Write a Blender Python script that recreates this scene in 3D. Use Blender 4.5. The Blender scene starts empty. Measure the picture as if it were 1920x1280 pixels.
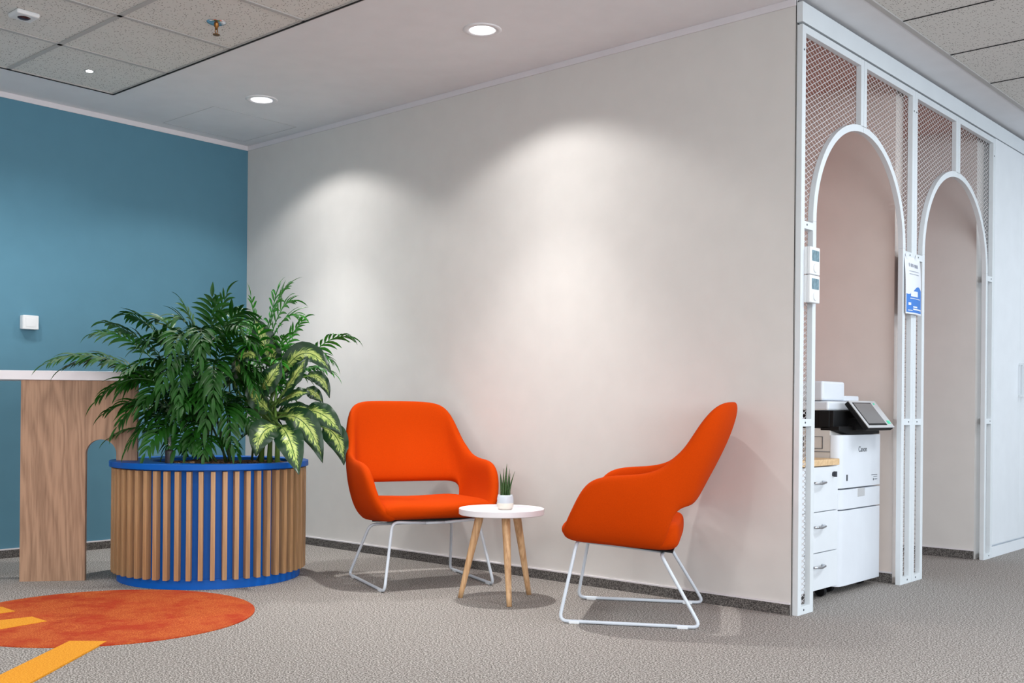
import bpy, bmesh, math, random
from mathutils import Vector, Matrix
PI = math.pi
C = bpy.context.scene.collection
# ---------------------------------------------------------------- materials
def srgb(r, g, b):
    f = lambda c: (c/12.92 if c <= .04045 else ((c+.055)/1.055)**2.4)
    return (f(r/255), f(g/255), f(b/255), 1)
def mat(name, col, rough=.6, metal=0, bump=0, bscale=200, var=0, vscale=8, emit=0, sheen=0, trans=0, spec=None, coat=0, stretch=(1, 1, 1)):
    m = bpy.data.materials.new(name); m.use_nodes = True
    nt = m.node_tree; b = nt.nodes['Principled BSDF']
    b.inputs['Base Color'].default_value = col
    b.inputs['Roughness'].default_value = rough
    b.inputs['Metallic'].default_value = metal
    if spec is not None: b.inputs['Specular IOR Level'].default_value = spec
    if sheen: b.inputs['Sheen Weight'].default_value = sheen
    if trans: b.inputs['Transmission Weight'].default_value = trans
    if coat: b.inputs['Coat Weight'].default_value = coat
    if emit:
        b.inputs['Emission Color'].default_value = col; b.inputs['Emission Strength'].default_value = emit
    tc = nt.nodes.new('ShaderNodeTexCoord'); mp = nt.nodes.new('ShaderNodeMapping')
    mp.inputs['Scale'].default_value = stretch
    nt.links.new(tc.outputs['Object'], mp.inputs['Vector'])
    n = nt.nodes.new('ShaderNodeTexNoise'); n.inputs['Scale'].default_value = vscale; n.inputs['Detail'].default_value = 4
    nt.links.new(mp.outputs['Vector'], n.inputs['Vector'])
    r = nt.nodes.new('ShaderNodeValToRGB')
    k = max(var, .02)
    r.color_ramp.elements[0].position = .3; r.color_ramp.elements[1].position = .7
    r.color_ramp.elements[0].color = tuple(c*(1-k) for c in col[:3])+(1,)
    r.color_ramp.elements[1].color = tuple(min(1, c*(1+k)) for c in col[:3])+(1,)
    nt.links.new(n.outputs['Fac'], r.inputs['Fac']); nt.links.new(r.outputs['Color'], b.inputs['Base Color'])
    if bump:
        n2 = nt.nodes.new('ShaderNodeTexNoise'); n2.inputs['Scale'].default_value = bscale; n2.inputs['Detail'].default_value = 3
        nt.links.new(mp.outputs['Vector'], n2.inputs['Vector'])
        bp = nt.nodes.new('ShaderNodeBump'); bp.inputs['Strength'].default_value = bump; bp.inputs['Distance'].default_value = .002
        nt.links.new(n2.outputs['Fac'], bp.inputs['Height']); nt.links.new(bp.outputs['Normal'], b.inputs['Normal'])
    return m
def ramp_mat(name, stops, scale, detail=6, rough=.9, bump=.5, stretch=(1, 1, 1), second=None, nrough=.6):
    """noise driven colour ramp; second = (stops colour, scale, amount) laid over at a larger size"""
    m = bpy.data.materials.new(name); m.use_nodes = True
    nt = m.node_tree; b = nt.nodes['Principled BSDF']; b.inputs['Roughness'].default_value = rough
    b.inputs['Specular IOR Level'].default_value = .25
    tc = nt.nodes.new('ShaderNodeTexCoord'); mp = nt.nodes.new('ShaderNodeMapping'); mp.inputs['Scale'].default_value = stretch
    nt.links.new(tc.outputs['Object'], mp.inputs['Vector'])
    n = nt.nodes.new('ShaderNodeTexNoise'); n.inputs['Scale'].default_value = scale; n.inputs['Detail'].default_value = detail
    n.inputs['Roughness'].default_value = nrough
    nt.links.new(mp.outputs['Vector'], n.inputs['Vector'])
    r = nt.nodes.new('ShaderNodeValToRGB')
    while len(r.color_ramp.elements) < len(stops): r.color_ramp.elements.new(.5)
    for e, (p, c) in zip(r.color_ramp.elements, stops): e.position = p; e.color = c
    nt.links.new(n.outputs['Fac'], r.inputs['Fac'])
    out = r.outputs['Color']
    if second:
        cc, sc, amt = second
        n3 = nt.nodes.new('ShaderNodeTexNoise'); n3.inputs['Scale'].default_value = sc; n3.inputs['Detail'].default_value = 8
        n3.inputs['Roughness'].default_value = .7
        nt.links.new(tc.outputs['Object'], n3.inputs['Vector'])
        r3 = nt.nodes.new('ShaderNodeValToRGB'); r3.color_ramp.elements[0].position = .45; r3.color_ramp.elements[1].position = .6
        r3.color_ramp.elements[0].color = (0, 0, 0, 1); r3.color_ramp.elements[1].color = (amt, amt, amt, 1)
        nt.links.new(n3.outputs['Fac'], r3.inputs['Fac'])
        mx = nt.nodes.new('ShaderNodeMix'); mx.data_type = 'RGBA'
        nt.links.new(r3.outputs['Color'], mx.inputs['Factor']); nt.links.new(out, mx.inputs[6]); mx.inputs[7].default_value = cc
        out = mx.outputs[2]
    nt.links.new(out, b.inputs['Base Color'])
    if bump:
        bp = nt.nodes.new('ShaderNodeBump'); bp.inputs['Strength'].default_value = bump; bp.inputs['Distance'].default_value = .003
        nt.links.new(n.outputs['Fac'], bp.inputs['Height']); nt.links.new(bp.outputs['Normal'], b.inputs['Normal'])
    return m
def wood_mat(name, dark, light, ring=3.0, st=(9, 9, .7), off=0):
    m = bpy.data.materials.new(name); m.use_nodes = True
    nt = m.node_tree; b = nt.nodes['Principled BSDF']; b.inputs['Roughness'].default_value = .5
    tc = nt.nodes.new('ShaderNodeTexCoord'); mp = nt.nodes.new('ShaderNodeMapping'); mp.inputs['Scale'].default_value = st
    mp.inputs['Location'].default_value = (off, off*.7, 0)
    nt.links.new(tc.outputs['Object'], mp.inputs['Vector'])
    n = nt.nodes.new('ShaderNodeTexNoise'); n.inputs['Scale'].default_value = 1.0; n.inputs['Detail'].default_value = 3; n.inputs['Distortion'].default_value = .6
    nt.links.new(mp.outputs['Vector'], n.inputs['Vector'])
    mu = nt.nodes.new('ShaderNodeMath'); mu.operation = 'MULTIPLY'; mu.inputs[1].default_value = ring*6
    nt.links.new(n.outputs['Fac'], mu.inputs[0])
    fr = nt.nodes.new('ShaderNodeMath'); fr.operation = 'PINGPONG'; fr.inputs[1].default_value = 1
    nt.links.new(mu.outputs[0], fr.inputs[0])
    mp2 = nt.nodes.new('ShaderNodeMapping'); mp2.inputs['Scale'].default_value = (st[0]*22, st[1]*22, st[2]*7)
    nt.links.new(tc.outputs['Object'], mp2.inputs['Vector'])
    n2 = nt.nodes.new('ShaderNodeTexNoise'); n2.inputs['Scale'].default_value = 1; n2.inputs['Detail'].default_value = 4
    nt.links.new(mp2.outputs['Vector'], n2.inputs['Vector'])
    ad = nt.nodes.new('ShaderNodeMath'); ad.operation = 'MULTIPLY_ADD'; ad.inputs[1].default_value = .35
    nt.links.new(fr.outputs[0], ad.inputs[0]); nt.links.new(n2.outputs['Fac'], ad.inputs[2])
    r = nt.nodes.new('ShaderNodeValToRGB'); r.color_ramp.elements[0].position = .35; r.color_ramp.elements[1].position = .85
    r.color_ramp.elements[0].color = dark; r.color_ramp.elements[1].color = light
    nt.links.new(ad.outputs[0], r.inputs['Fac']); nt.links.new(r.outputs['Color'], b.inputs['Base Color'])
    return m
def tile_mat(name, base, holes):
    m = bpy.data.materials.new(name); m.use_nodes = True
    nt = m.node_tree; b = nt.nodes['Principled BSDF']; b.inputs['Roughness'].default_value = .95; b.inputs['Specular IOR Level'].default_value = .1
    tc = nt.nodes.new('ShaderNodeTexCoord')
    def dots(scale, thr, soft):
        v = nt.nodes.new('ShaderNodeTexVoronoi'); v.inputs['Scale'].default_value = scale
        nt.links.new(tc.outputs['Object'], v.inputs['Vector'])
        r = nt.nodes.new('ShaderNodeValToRGB'); r.color_ramp.elements[0].position = thr; r.color_ramp.elements[1].position = thr+soft
        r.color_ramp.elements[0].color = (1, 1, 1, 1); r.color_ramp.elements[1].color = (0, 0, 0, 1)
        nt.links.new(v.outputs['Distance'], r.inputs['Fac']); return r.outputs['Color'], v
    d1, v1 = dots(95, .2, .12)
    sp = nt.nodes.new('ShaderNodeSeparateColor'); nt.links.new(v1.outputs['Color'], sp.inputs[0])
    gt = nt.nodes.new('ShaderNodeMath'); gt.operation = 'GREATER_THAN'; gt.inputs[1].default_value = .42
    nt.links.new(sp.outputs[0], gt.inputs[0])
    ml = nt.nodes.new('ShaderNodeMath'); ml.operation = 'MULTIPLY'
    nt.links.new(gt.outputs[0], ml.inputs[0]); nt.links.new(d1, ml.inputs[1])
    mx = nt.nodes.new('ShaderNodeMix'); mx.data_type = 'RGBA'
    nt.links.new(ml.outputs[0], mx.inputs['Factor']); mx.inputs[6].default_value = base; mx.inputs[7].default_value = holes
    nt.links.new(mx.outputs[2], b.inputs['Base Color'])
    return m
def leaf_variegated(name, dark, pale, bright):
    m = bpy.data.materials.new(name); m.use_nodes = True
    nt = m.node_tree; L = nt.links.new; b = nt.nodes['Principled BSDF']; b.inputs['Roughness'].default_value = .38
    uv = nt.nodes.new('ShaderNodeUVMap'); uv.uv_map = 'UVMap'
    s = nt.nodes.new('ShaderNodeSeparateXYZ'); L(uv.outputs['UV'], s.inputs[0])
    def mth(op, a, bb=None, c=None):
        n = nt.nodes.new('ShaderNodeMath'); n.operation = op
        for i, v in enumerate((a, bb, c)):
            if v is None: continue
            if isinstance(v, (int, float)): n.inputs[i].default_value = v
            else: L(v, n.inputs[i])
        return n.outputs[0]
    u = mth('ABSOLUTE', mth('SUBTRACT', s.outputs[0], .5))           # 0 midrib .. .5 edge
    mp = nt.nodes.new('ShaderNodeCombineXYZ'); L(mth('MULTIPLY', u, 3), mp.inputs[0])
    L(mth('MULTIPLY', mth('SUBTRACT', s.outputs[1], mth('MULTIPLY', u, .45)), 16), mp.inputs[1])
    L(mth('GREATER_THAN', s.outputs[0], .5), mp.inputs[2])
    n = nt.nodes.new('ShaderNodeTexNoise'); n.inputs['Scale'].default_value = 1.6; n.inputs['Detail'].default_value = 3; n.inputs['Roughness'].default_value = .65
    L(mp.outputs[0], n.inputs['Vector'])
    val = mth('SUBTRACT', mth('MULTIPLY_ADD', n.outputs['Fac'], 1.5, -.44), mth('MULTIPLY', u, 1.55))
    # less pale towards tip
    val = mth('SUBTRACT', val, mth('MULTIPLY', mth('MAXIMUM', mth('SUBTRACT', s.outputs[1], .75), 0), 1.5))
    r = nt.nodes.new('ShaderNodeValToRGB'); r.color_ramp.elements.new(.5)
    for e, (p, c) in zip(r.color_ramp.elements, ((0, dark), (.07, bright), (.2, pale))): e.position = p; e.color = c
    L(val, r.inputs['Fac'])
    mid = mth('LESS_THAN', u, .018)
    mx = nt.nodes.new('ShaderNodeMix'); mx.data_type = 'RGBA'
    L(mid, mx.inputs['Factor']); L(r.outputs['Color'], mx.inputs[6]); mx.inputs[7].default_value = srgb(40, 82, 28)
    L(mx.outputs[2], b.inputs['Base Color'])
    b.inputs['Subsurface Weight'].default_value = 0
    return m
# ---------------------------------------------------------------- mesh helpers
class MB:
    def __init__(s): s.v = []; s.f = []; s.m = []; s.uv = {}
    def add(s, vs, fs, mi=0):
        o = len(s.v); s.v += [tuple(p) for p in vs]
        for f in fs: s.f.append([i+o for i in f]); s.m.append(mi)
        return s
    def box(s, x0, x1, y0, y1, z0, z1, mi=0, M=None):
        vs = [Vector((x, y, z)) for x in (x0, x1) for y in (y0, y1) for z in (z0, z1)]
        if M: vs = [M @ v for v in vs]
        return s.add(vs, [(0, 1, 3, 2), (4, 6, 7, 5), (0, 4, 5, 1), (2, 3, 7, 6), (0, 2, 6, 4), (1, 5, 7, 3)], mi)
    def tube(s, pts, r, n=10, mi=0, cap=True):
        pts = [Vector(p) for p in pts]; rs = r if isinstance(r, (list, tuple)) else [r]*len(pts)
        up = None; rings = []
        for i, p in enumerate(pts):
            t = (pts[min(i+1, len(pts)-1)]-pts[max(i-1, 0)]).normalized()
            if up is None: up = Vector((0, 0, 1)) if abs(t.z) < .9 else Vector((1, 0, 0))
            a = t.cross(up).normalized(); b = a.cross(t).normalized(); up = b
            rings.append([p+(a*math.cos(2*PI*k/n)+b*math.sin(2*PI*k/n))*rs[i] for k in range(n)])
        vs = [v for R in rings for v in R]; fs = []
        for i in range(len(pts)-1):
            for k in range(n): fs.append((i*n+k, i*n+(k+1) % n, (i+1)*n+(k+1) % n, (i+1)*n+k))
        if cap: fs.append(tuple(reversed(range(n)))); fs.append(tuple((len(pts)-1)*n+k for k in range(n)))
        return s.add(vs, fs, mi)
    def lathe(s, prof, c=(0, 0, 0), n=48, mi=0, a0=0, a1=2*PI):
        vs = []; fs = []
        for (r, z) in prof:
            for k in range(n):
                a = 2*PI*k/n; vs.append((c[0]+r*math.cos(a), c[1]+r*math.sin(a), c[2]+z))
        for i in range(len(prof)-1):
            for k in range(n): fs.append((i*n+k, i*n+(k+1) % n, (i+1)*n+(k+1) % n, (i+1)*n+k))
        return s.add(vs, fs, mi)
    def prism(s, poly, ax, lo, hi, mi=0):
        """poly: 2D outline; ax: axis of extrusion 0/1/2 (remaining axes in order)"""
        def mk(p, w):
            q = [0, 0, 0]; o = [i for i in (0, 1, 2) if i != ax]; q[o[0]] = p[0]; q[o[1]] = p[1]; q[ax] = w; return q
        n = len(poly); vs = [mk(p, lo) for p in poly]+[mk(p, hi) for p in poly]
        fs = [tuple(range(n)), tuple(reversed(range(n, 2*n)))]+[(i, i+n, (i+1) % n+n, (i+1) % n) for i in range(n)]
        return s.add(vs, fs, mi)
    def obj(s, name, mats, parent=None, smooth=False, bevel=0, subsurf=0, loc=None, bseg=2, fix=True):
        me = bpy.data.meshes.new(name); me.from_pydata(s.v, [], s.f)
        if not isinstance(mats, (list, tuple)): mats = [mats]
        for m in mats: me.materials.append(m)
        for p, mi in zip(me.polygons, s.m): p.material_index = mi; p.use_smooth = smooth
        if s.uv:
            l = me.uv_layers.new(name='UVMap')
            for lp in me.loops: l.data[lp.index].uv = s.uv.get(lp.vertex_index, (.5, .5))
        if fix:
            bm = bmesh.new(); bm.from_mesh(me); bmesh.ops.recalc_face_normals(bm, faces=bm.faces); bm.to_mesh(me); bm.free()
        me.update()
        o = bpy.data.objects.new(name, me); C.objects.link(o)
        if parent: o.parent = parent
        if loc: o.location = loc
        if bevel:
            md = o.modifiers.new('bevel', 'BEVEL'); md.width = bevel; md.segments = bseg; md.limit_method = 'ANGLE'; md.angle_limit = .6
            if smooth is False:
                for p in me.polygons: p.use_smooth = True
                try:
                    md.harden_normals = True
                except Exception: pass
        if subsurf:
            md = o.modifiers.new('sub', 'SUBSURF'); md.levels = md.render_levels = subsurf
        return o
def smooth_auto(o, ang=.7):
    me = o.data
    for p in me.polygons: p.use_smooth = True
    try: me.set_sharp_from_angle(angle=ang)
    except Exception: pass
def thing(name, label, cat, loc=(0, 0, 0), rz=0, group=None):
    o = bpy.data.objects.new(name, None); C.objects.link(o); o.location = loc; o.rotation_euler = (0, 0, rz)
    o['label'] = label; o['category'] = cat
    if group: o['group'] = group
    o.empty_display_size = .1
    return o
def tag(o, label, cat, group=None):
    o['label'] = label; o['category'] = cat
    if group: o['group'] = group
    return o
def struct(o): o['kind'] = 'structure'; return o
def text(name, s, size, m, parent, M, depth=.0006, align='CENTER'):
    cu = bpy.data.curves.new(name, 'FONT'); cu.body = s; cu.size = size; cu.extrude = depth; cu.align_x = align; cu.align_y = 'CENTER'
    t = bpy.data.objects.new(name, cu); C.objects.link(t)
    dg = bpy.context.evaluated_depsgraph_get(); me = bpy.data.meshes.new_from_object(t.evaluated_get(dg))
    bpy.data.objects.remove(t)
    me.materials.clear(); me.materials.append(m); me.transform(M)
    o = bpy.data.objects.new(name, me); C.objects.link(o); o.parent = parent
    return o
# ---------------------------------------------------------------- palette
M_white_wall = mat('wall paint white', srgb(215, 212, 209), .9, bump=.05, bscale=300)
M_blue_wall = mat('wall paint blue', srgb(87, 134, 155), .85, bump=.08, bscale=300)
M_pink = mat('coral paint', srgb(222, 120, 98), .9)
M_pinkc = mat('dusty pink paint', srgb(198, 164, 156), .9)
M_alcove = mat('alcove wall paint', srgb(224, 213, 206), .9, bump=.05, bscale=300)
M_ceil = mat('ceiling paint', srgb(230, 230, 233), .9)
M_trim = mat('white trim', srgb(222, 218, 222), .7)
M_tile = tile_mat('mineral ceiling tile', srgb(222, 221, 217), srgb(110, 104, 98))
M_grid = mat('ceiling grid metal', srgb(186, 184, 182), .6)
M_dark = mat('dark gap', srgb(22, 23, 26), .9)
M_carpet = ramp_mat('grey loop carpet', [(.36, srgb(58, 54, 51)), (.46, srgb(118, 113, 108)), (.54, srgb(156, 150, 145)), (.64, srgb(214, 209, 205))], 165, 3, bump=.1, nrough=.65)
M_base = ramp_mat('carpet baseboard', [(.35, srgb(56, 53, 52)), (.5, srgb(94, 90, 88)), (.68, srgb(132, 128, 124))], 190, 2, bump=.4)
M_rug = ramp_mat('orange carpet', [(.3, srgb(150, 48, 16)), (.5, srgb(182, 80, 32)), (.66, srgb(204, 116, 56))], 200, 3, bump=.3, second=(srgb(164, 42, 12), 4.5, .8))
M_yellow = ramp_mat('yellow carpet', [(.3, srgb(196, 118, 20)), (.5, srgb(218, 146, 34)), (.7, srgb(234, 170, 60))], 200, 3, bump=.3)
M_orange = mat('orange wool fabric', srgb(190, 60, 0), .9, bump=.35, bscale=420, var=.06, vscale=300, spec=.08)
M_tube = mat('grey powder coated steel', srgb(206, 214, 224), .35)
M_glide = mat('clear plastic glide', srgb(225, 230, 235), .3)
M_frame = mat('white powder coated steel', srgb(218, 224, 228), .5)
M_mesh = mat('white expanded metal', srgb(206, 202, 202), .6)
M_lam = mat('white laminate', srgb(226, 231, 236), .4)
M_top = mat('white tabletop', srgb(236, 232, 236), .35)
M_oak = wood_mat('oak slat', srgb(152, 115, 78), srgb(188, 148, 106), ring=1.2)
M_oak2 = wood_mat('oak leg', srgb(176, 130, 88), srgb(218, 178, 134), off=3)
M_panel = wood_mat('oak panel veneer', srgb(134, 101, 78), srgb(174, 137, 110), ring=3.6, st=(4.5, 4.5, .8), off=1.7)
M_blue = mat('blue lacquer', srgb(0, 88, 178), .45, spec=.25)
M_soil = ramp_mat('bark soil', [(.35, srgb(28, 20, 14)), (.5, srgb(84, 62, 42)), (.65, srgb(150, 120, 88))], 70, 4, bump=1)
M_palm = mat('palm leaf dark', srgb(24, 74, 13), .5, spec=.3, var=.35, vscale=14)
M_palm2 = mat('palm leaf fresh', srgb(44, 122, 24), .5, spec=.3, var=.3, vscale=14)
M_cane = mat('palm cane', srgb(58, 84, 40), .6, var=.3, vscale=30)
M_dief = leaf_variegated('variegated leaf', srgb(20, 54, 28), srgb(184, 198, 112), srgb(104, 140, 56))
M_pet = mat('pale petiole', srgb(104, 140, 62), .5)
M_black = mat('black plastic', srgb(12, 12, 14), .6, spec=.3)
M_gauge = mat('dark brown plastic', srgb(40, 32, 34), .45)
M_glass = mat('clear plastic tube', srgb(220, 225, 225), .1, trans=.9)
M_red = mat('red float', srgb(170, 40, 40), .5)
M_print = mat('printer white plastic', srgb(222, 227, 234), .4)
M_print_shade = mat('printer plastic shaded side', srgb(214, 210, 206), .5)  # warm grey puts the shade of the printer's side into its colour
M_screen = mat('printer display', srgb(120, 118, 118), .25, spec=.6)
M_silver = mat('silver bezel', srgb(205, 206, 208), .35, metal=.3)
M_chrome = mat('chrome', srgb(205, 208, 214), .15, metal=1)
M_lcd = mat('thermostat display', srgb(118, 146, 158), .2, var=.25, vscale=60)
M_therm = mat('thermostat plastic', srgb(228, 230, 232), .4)
M_green = mat('green indicator', srgb(60, 190, 150), .4, emit=.4)
M_paper = mat('paper', srgb(226, 229, 236), .5, spec=.6)
M_pblue = mat('poster blue', srgb(58, 122, 204), .45)
M_ink = mat('dark ink', srgb(60, 64, 72), .6)
M_pot = mat('glazed pot blue grey', srgb(196, 205, 214), .25)
M_pot2 = mat('pot cream base', srgb(226, 222, 212), .45)
M_sans = mat('sansevieria leaf', srgb(50, 82, 36), .45, var=.5, vscale=60, stretch=(1, 1, 3))
M_brass = mat('brass', srgb(150, 100, 50), .35, metal=.8)
M_lens = mat('dark red lens', srgb(50, 6, 16), .1)
M_refl = mat('aluminium reflector', srgb(235, 238, 245), .3, metal=.6)
M_lamp = mat('lamp glow', (1, .97, .92, 1), .5, emit=7)
M_led = mat('led glow', (.9, .97, 1, 1), .5, emit=60)
M_slot = mat('groove shadow gap', srgb(192, 191, 193), .9)

H = 2.663; W = 4.07; XP = 4.10        # ceiling height, end of the white wall, front plane of the screens
# ---------------------------------------------------------------- room shell
def slab(name, m, x0, x1, y0, y1, z0, z1):
    return struct(MB().box(x0, x1, y0, y1, z0, z1).obj(name, m))
slab('floor', M_carpet, -.15, 11, -9, 7, -.12, 0)
slab('wall_left', M_blue_wall, -.15, 0, -9, .1, 0, H)
slab('wall_back', M_white_wall, -.15, W-.002, 0, .02, 0, H+.05)
slab('wall_back_core', M_white_wall, -.15, 4.035, .0205, .1, 0, H)
slab('wall_alcove_back', M_pink, 3.0, 3.1, .1, 7, 1.0, H)
slab('wall_alcove_lower', M_white_wall, 3.0, 3.1, .1, 7, 0, 1.0)
slab('wall_alcove_middle', M_alcove, 3.1, 4.04, 1.165, 1.265, 0, 2.64)
slab('wall_alcove_far', M_white_wall, 3.1, 4.04, 2.40, 2.52, 0, 2.64)
slab('ceiling_alcove', M_pinkc, 3.1, 4.058, .1, 2.40, 2.6, 2.64)
slab('wall_front', M_white_wall, -.15, 11, -9.1, -9, 0, H)
slab('wall_far', M_white_wall, 3.1, 11, 7, 7.1, 0, H)
# right wall with a band of windows
wr = MB(); wr.box(11, 11.15, -9, 7, 0, .55); wr.box(11, 11.15, -9, 7, 2.45, H)
for y in (-9, -5.1, -1.1, 2.9, 6.8): wr.box(11, 11.15, y, y+.2, .55, 2.45)
struct(wr.obj('wall_right', M_white_wall))
for i, y in enumerate((-8.8, -4.9, -.9, 3.1)):
    g = struct(MB().box(11.06, 11.08, y, y+3.7, .55, 2.45).obj('window_%d' % (i+1), M_glass))
    fr = MB(); fr.box(11.03, 11.1, y, y+3.7, .55, .6).box(11.03, 11.1, y, y+3.7, 2.4, 2.45)
    for k in (0, 1.825, 3.65): fr.box(11.03, 11.1, y+k, y+k+.05, .6, 2.4)
    fr.obj('window_frame', M_frame, g)
# plaster ceiling (soffit) with two round cut-outs
def square_hole(mb, cx, cy, h, r, z, n=48):
    ci = [(cx+r*math.cos(2*PI*k/n), cy+r*math.sin(2*PI*k/n), z) for k in range(n)]
    so = []
    for k in range(n):
        a = 2*PI*k/n; c, s_ = math.cos(a), math.sin(a); q = h/max(abs(c), abs(s_)); so.append((cx+q*c, cy+q*s_, z))
    mb.add(ci+so, [(k, (k+1) % n, n+(k+1) % n, n+k) for k in range(n)])
LY = -.6; LX = (1.013, 2.772); hh = .2; lr = .062
def rect(mb, x0, x1, y0, y1, z): mb.add([(x0, y0, z), (x1, y0, z), (x1, y1, z), (x0, y1, z)], [(0, 1, 2, 3)])
cb = MB()
rect(cb, 0, W+.24, -1.212, LY-hh, H); rect(cb, 0, W+.24, LY+hh, 0, H)
xs = [0]+[v for x in LX for v in (x-hh, x+hh)]+[W+.24]
for i in (0, 2, 4): rect(cb, xs[i], xs[i+1], LY-hh, LY+hh, H)
for x in LX: square_hole(cb, x, LY, hh, lr, H)
rect(cb, 0, .44, -9, -1.212, H); rect(cb, W-.02, 4.29+.02, 0, 7, H); 
co = struct(cb.obj('ceiling_plaster', M_ceil, fix=False))
# mineral fibre tile fields
def tiles(name, x0, x1, y0, y1, T, holes=()):
    mb = MB(); z = H+.004
    rect(mb, x0, x1, y0, y1, z)
    o = struct(mb.obj(name, M_tile, fix=False))
    g = MB()
    k = x0
    while k < x1:
        g.box(k-.012, k+.012, y0, y1, H-.001, z-.0005); k += T
    k = y1
    while k > y0:
        g.box(x0, x1, k-.012, k+.012, H-.001, z-.0004); k -= T
    g.obj('ceiling_grid', M_grid, o)
tiles('ceiling', .44, 11, -9, -1.21, .5925)
struct(MB().box(4.31, 11, -1.21, -1.2, H-.001, H+.02).obj('trim_1', M_grid))
mb = MB(); rect(mb, 4.29, 11, -1.21, 7, H+.004); struct(mb.obj('ceiling_corridor', M_tile, fix=False))
g = MB(); g.box(4.285, 4.31, -1.2, 7, H-.002, H+.006)
gd = MB()
y = -.64
while y < 7: gd.box(4.31, 11, y-.003, y+.003, H+.0005, H+.003); y += .605
struct(g.obj('trim_2', M_grid)); struct(gd.obj('trim_3', M_dark))
struct(MB().box(-.15, 11, -9.1, 7.1, H+.16, H+.2).obj('ceiling_slab', M_ceil))
# L trim around the tile field
g = MB(); g.box(.44, 11, -1.215, -1.207, H-.004, H+.012).box(.436, .444, -9, -1.21, H-.004, H+.012)
struct(g.obj('trim_4', M_dark))
# cove trims, baseboards
struct(MB().box(.004, W, -.006, 0, H-.032, H).obj('trim_5', M_trim, bevel=.002))
struct(MB().box(0, .006, -9, 0, H-.032, H).obj('trim_6', M_trim, bevel=.002))
def baseboard(name, x0, x1, y0, y1, h=.046):
    o = struct(MB().box(x0, x1, y0, y1, 0, h).obj(name, M_base))
    MB().box(x0, x1, y0, y1, h, h+.007).obj('sealant_line', M_trim, o)
    return o
baseboard('baseboard_back', .008, W-.004, -.009, 0)
baseboard('baseboard_left', 0, .009, -9, 0)
baseboard('baseboard_alcove_middle', 3.1, 4.04, 1.156, 1.165, .05)
baseboard('baseboard_alcove_far', 3.1, 4.04, 2.391, 2.40, .05)
# access panel in the plaster ceiling: fine joint lines
g = MB()
for a in ((.105, .675, -.702, -.699), (.105, .675, -.101, -.098), (.104, .107, -.70, -.10), (.674, .677, -.70, -.10)):
    g.box(a[0], a[1], a[2], a[3], H-.0012, H-.0002)
struct(g.obj('trim_7', M_slot))

# ---------------------------------------------------------------- recessed downlights
def downlight(x, lab):
    t = thing('downlight', lab, 'ceiling light', (x, LY, H), 0, 'recessed downlights in the plaster ceiling')
    MB().lathe([(lr-.001, .002), (lr, -.004), (.088, -.005), (.091, -.002), (.091, 0)], n=56).obj('trim_ring', M_ceil, t, smooth=True)
    MB().lathe([(lr-.001, -.002), (.060, .02), (.054, .05), (.042, .085), (.03, .1)], n=20).obj('reflector', M_refl, t)
    MB().lathe([(.0001, .096), (.03, .096)], n=24).obj('lamp', M_lamp, t)
    MB().lathe([(lr, .0), (.068, .001), (.068, .13), (.0001, .13)], n=24).obj('housing', M_black, t)
downlight(LX[0], 'round recessed downlight lit near the blue wall corner')
downlight(LX[1], 'round recessed downlight lit above the small side table')
t = MB().lathe([(.0001, -.004), (.016, -.004), (.018, 0)], n=20).obj('spotlight', M_led, loc=(.735, -1.5, H+.004)); tag(t, 'tiny bright LED spot in a ceiling tile nearest the blue wall', 'ceiling light')
MB().lathe([(.018, -.003), (.028, -.003), (.030, 0)], n=24).obj('trim_ring', M_grid, t)
# sprinkler and detector
t = thing('sprinkler', 'brass fire sprinkler hanging from a round chrome plate in the ceiling', 'sprinkler', (1.885, -1.463, H+.004))
MB().lathe([(.0001, -.006), (.03, -.008), (.043, -.003), (.045, 0)], n=32).obj('cover_plate', M_chrome, t, smooth=True)
MB().lathe([(.011, -.006), (.011, -.02), (.007, -.024), (.007, -.034), (.0001, -.034)], n=16).obj('nozzle', M_brass, t, smooth=True)
MB().tube([(0, 0, -.005), (0, 0, .03)], .012, 12).obj('pipe', M_brass, t)
g = MB(); g.tube([(-.008, 0, -.03), (-.01, 0, -.042), (-.003, 0, -.056)], .0022, 8).tube([(.008, 0, -.03), (.01, 0, -.042), (.003, 0, -.056)], .0022, 8)
g.obj('yoke', M_brass, t)
MB().lathe([(.0001, -.054), (.016, -.057), (.0165, -.06), (.0001, -.061)], n=18).obj('deflector', M_brass, t)
t = thing('motion_detector', 'square white ceiling detector with a dark red lens', 'detector', (1.31, -2.1, H+.004), .0)
MB().prism([(-.052, -.052), (.052, -.052), (.052, .052), (-.052, .052)], 2, -.022, 0).obj('housing', M_therm, t, bevel=.008, bseg=3)
MB().lathe([(.0001, -.03), (.018, -.028), (.028, -.0225), (.028, -.02)], n=32).obj('lens', M_lens, t, smooth=True)

# ---------------------------------------------------------------- wall switch box on the blue wall
t = thing('switch_box', 'square white surface mounted box on the blue wall', 'switch', (0, -1.492, 1.356))
MB().box(0, .034, -.047, .047, -.040, .040).obj('housing', M_therm, t, bevel=.005, bseg=3)
MB().box(.033, .043, -.046, .046, -.041, .041).obj('cover', M_therm, t, bevel=.006, bseg=3)
MB().box(.0428, .0445, -.03, .03, -.026, .026).obj('rocker', M_therm, t, bevel=.001)

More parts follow.
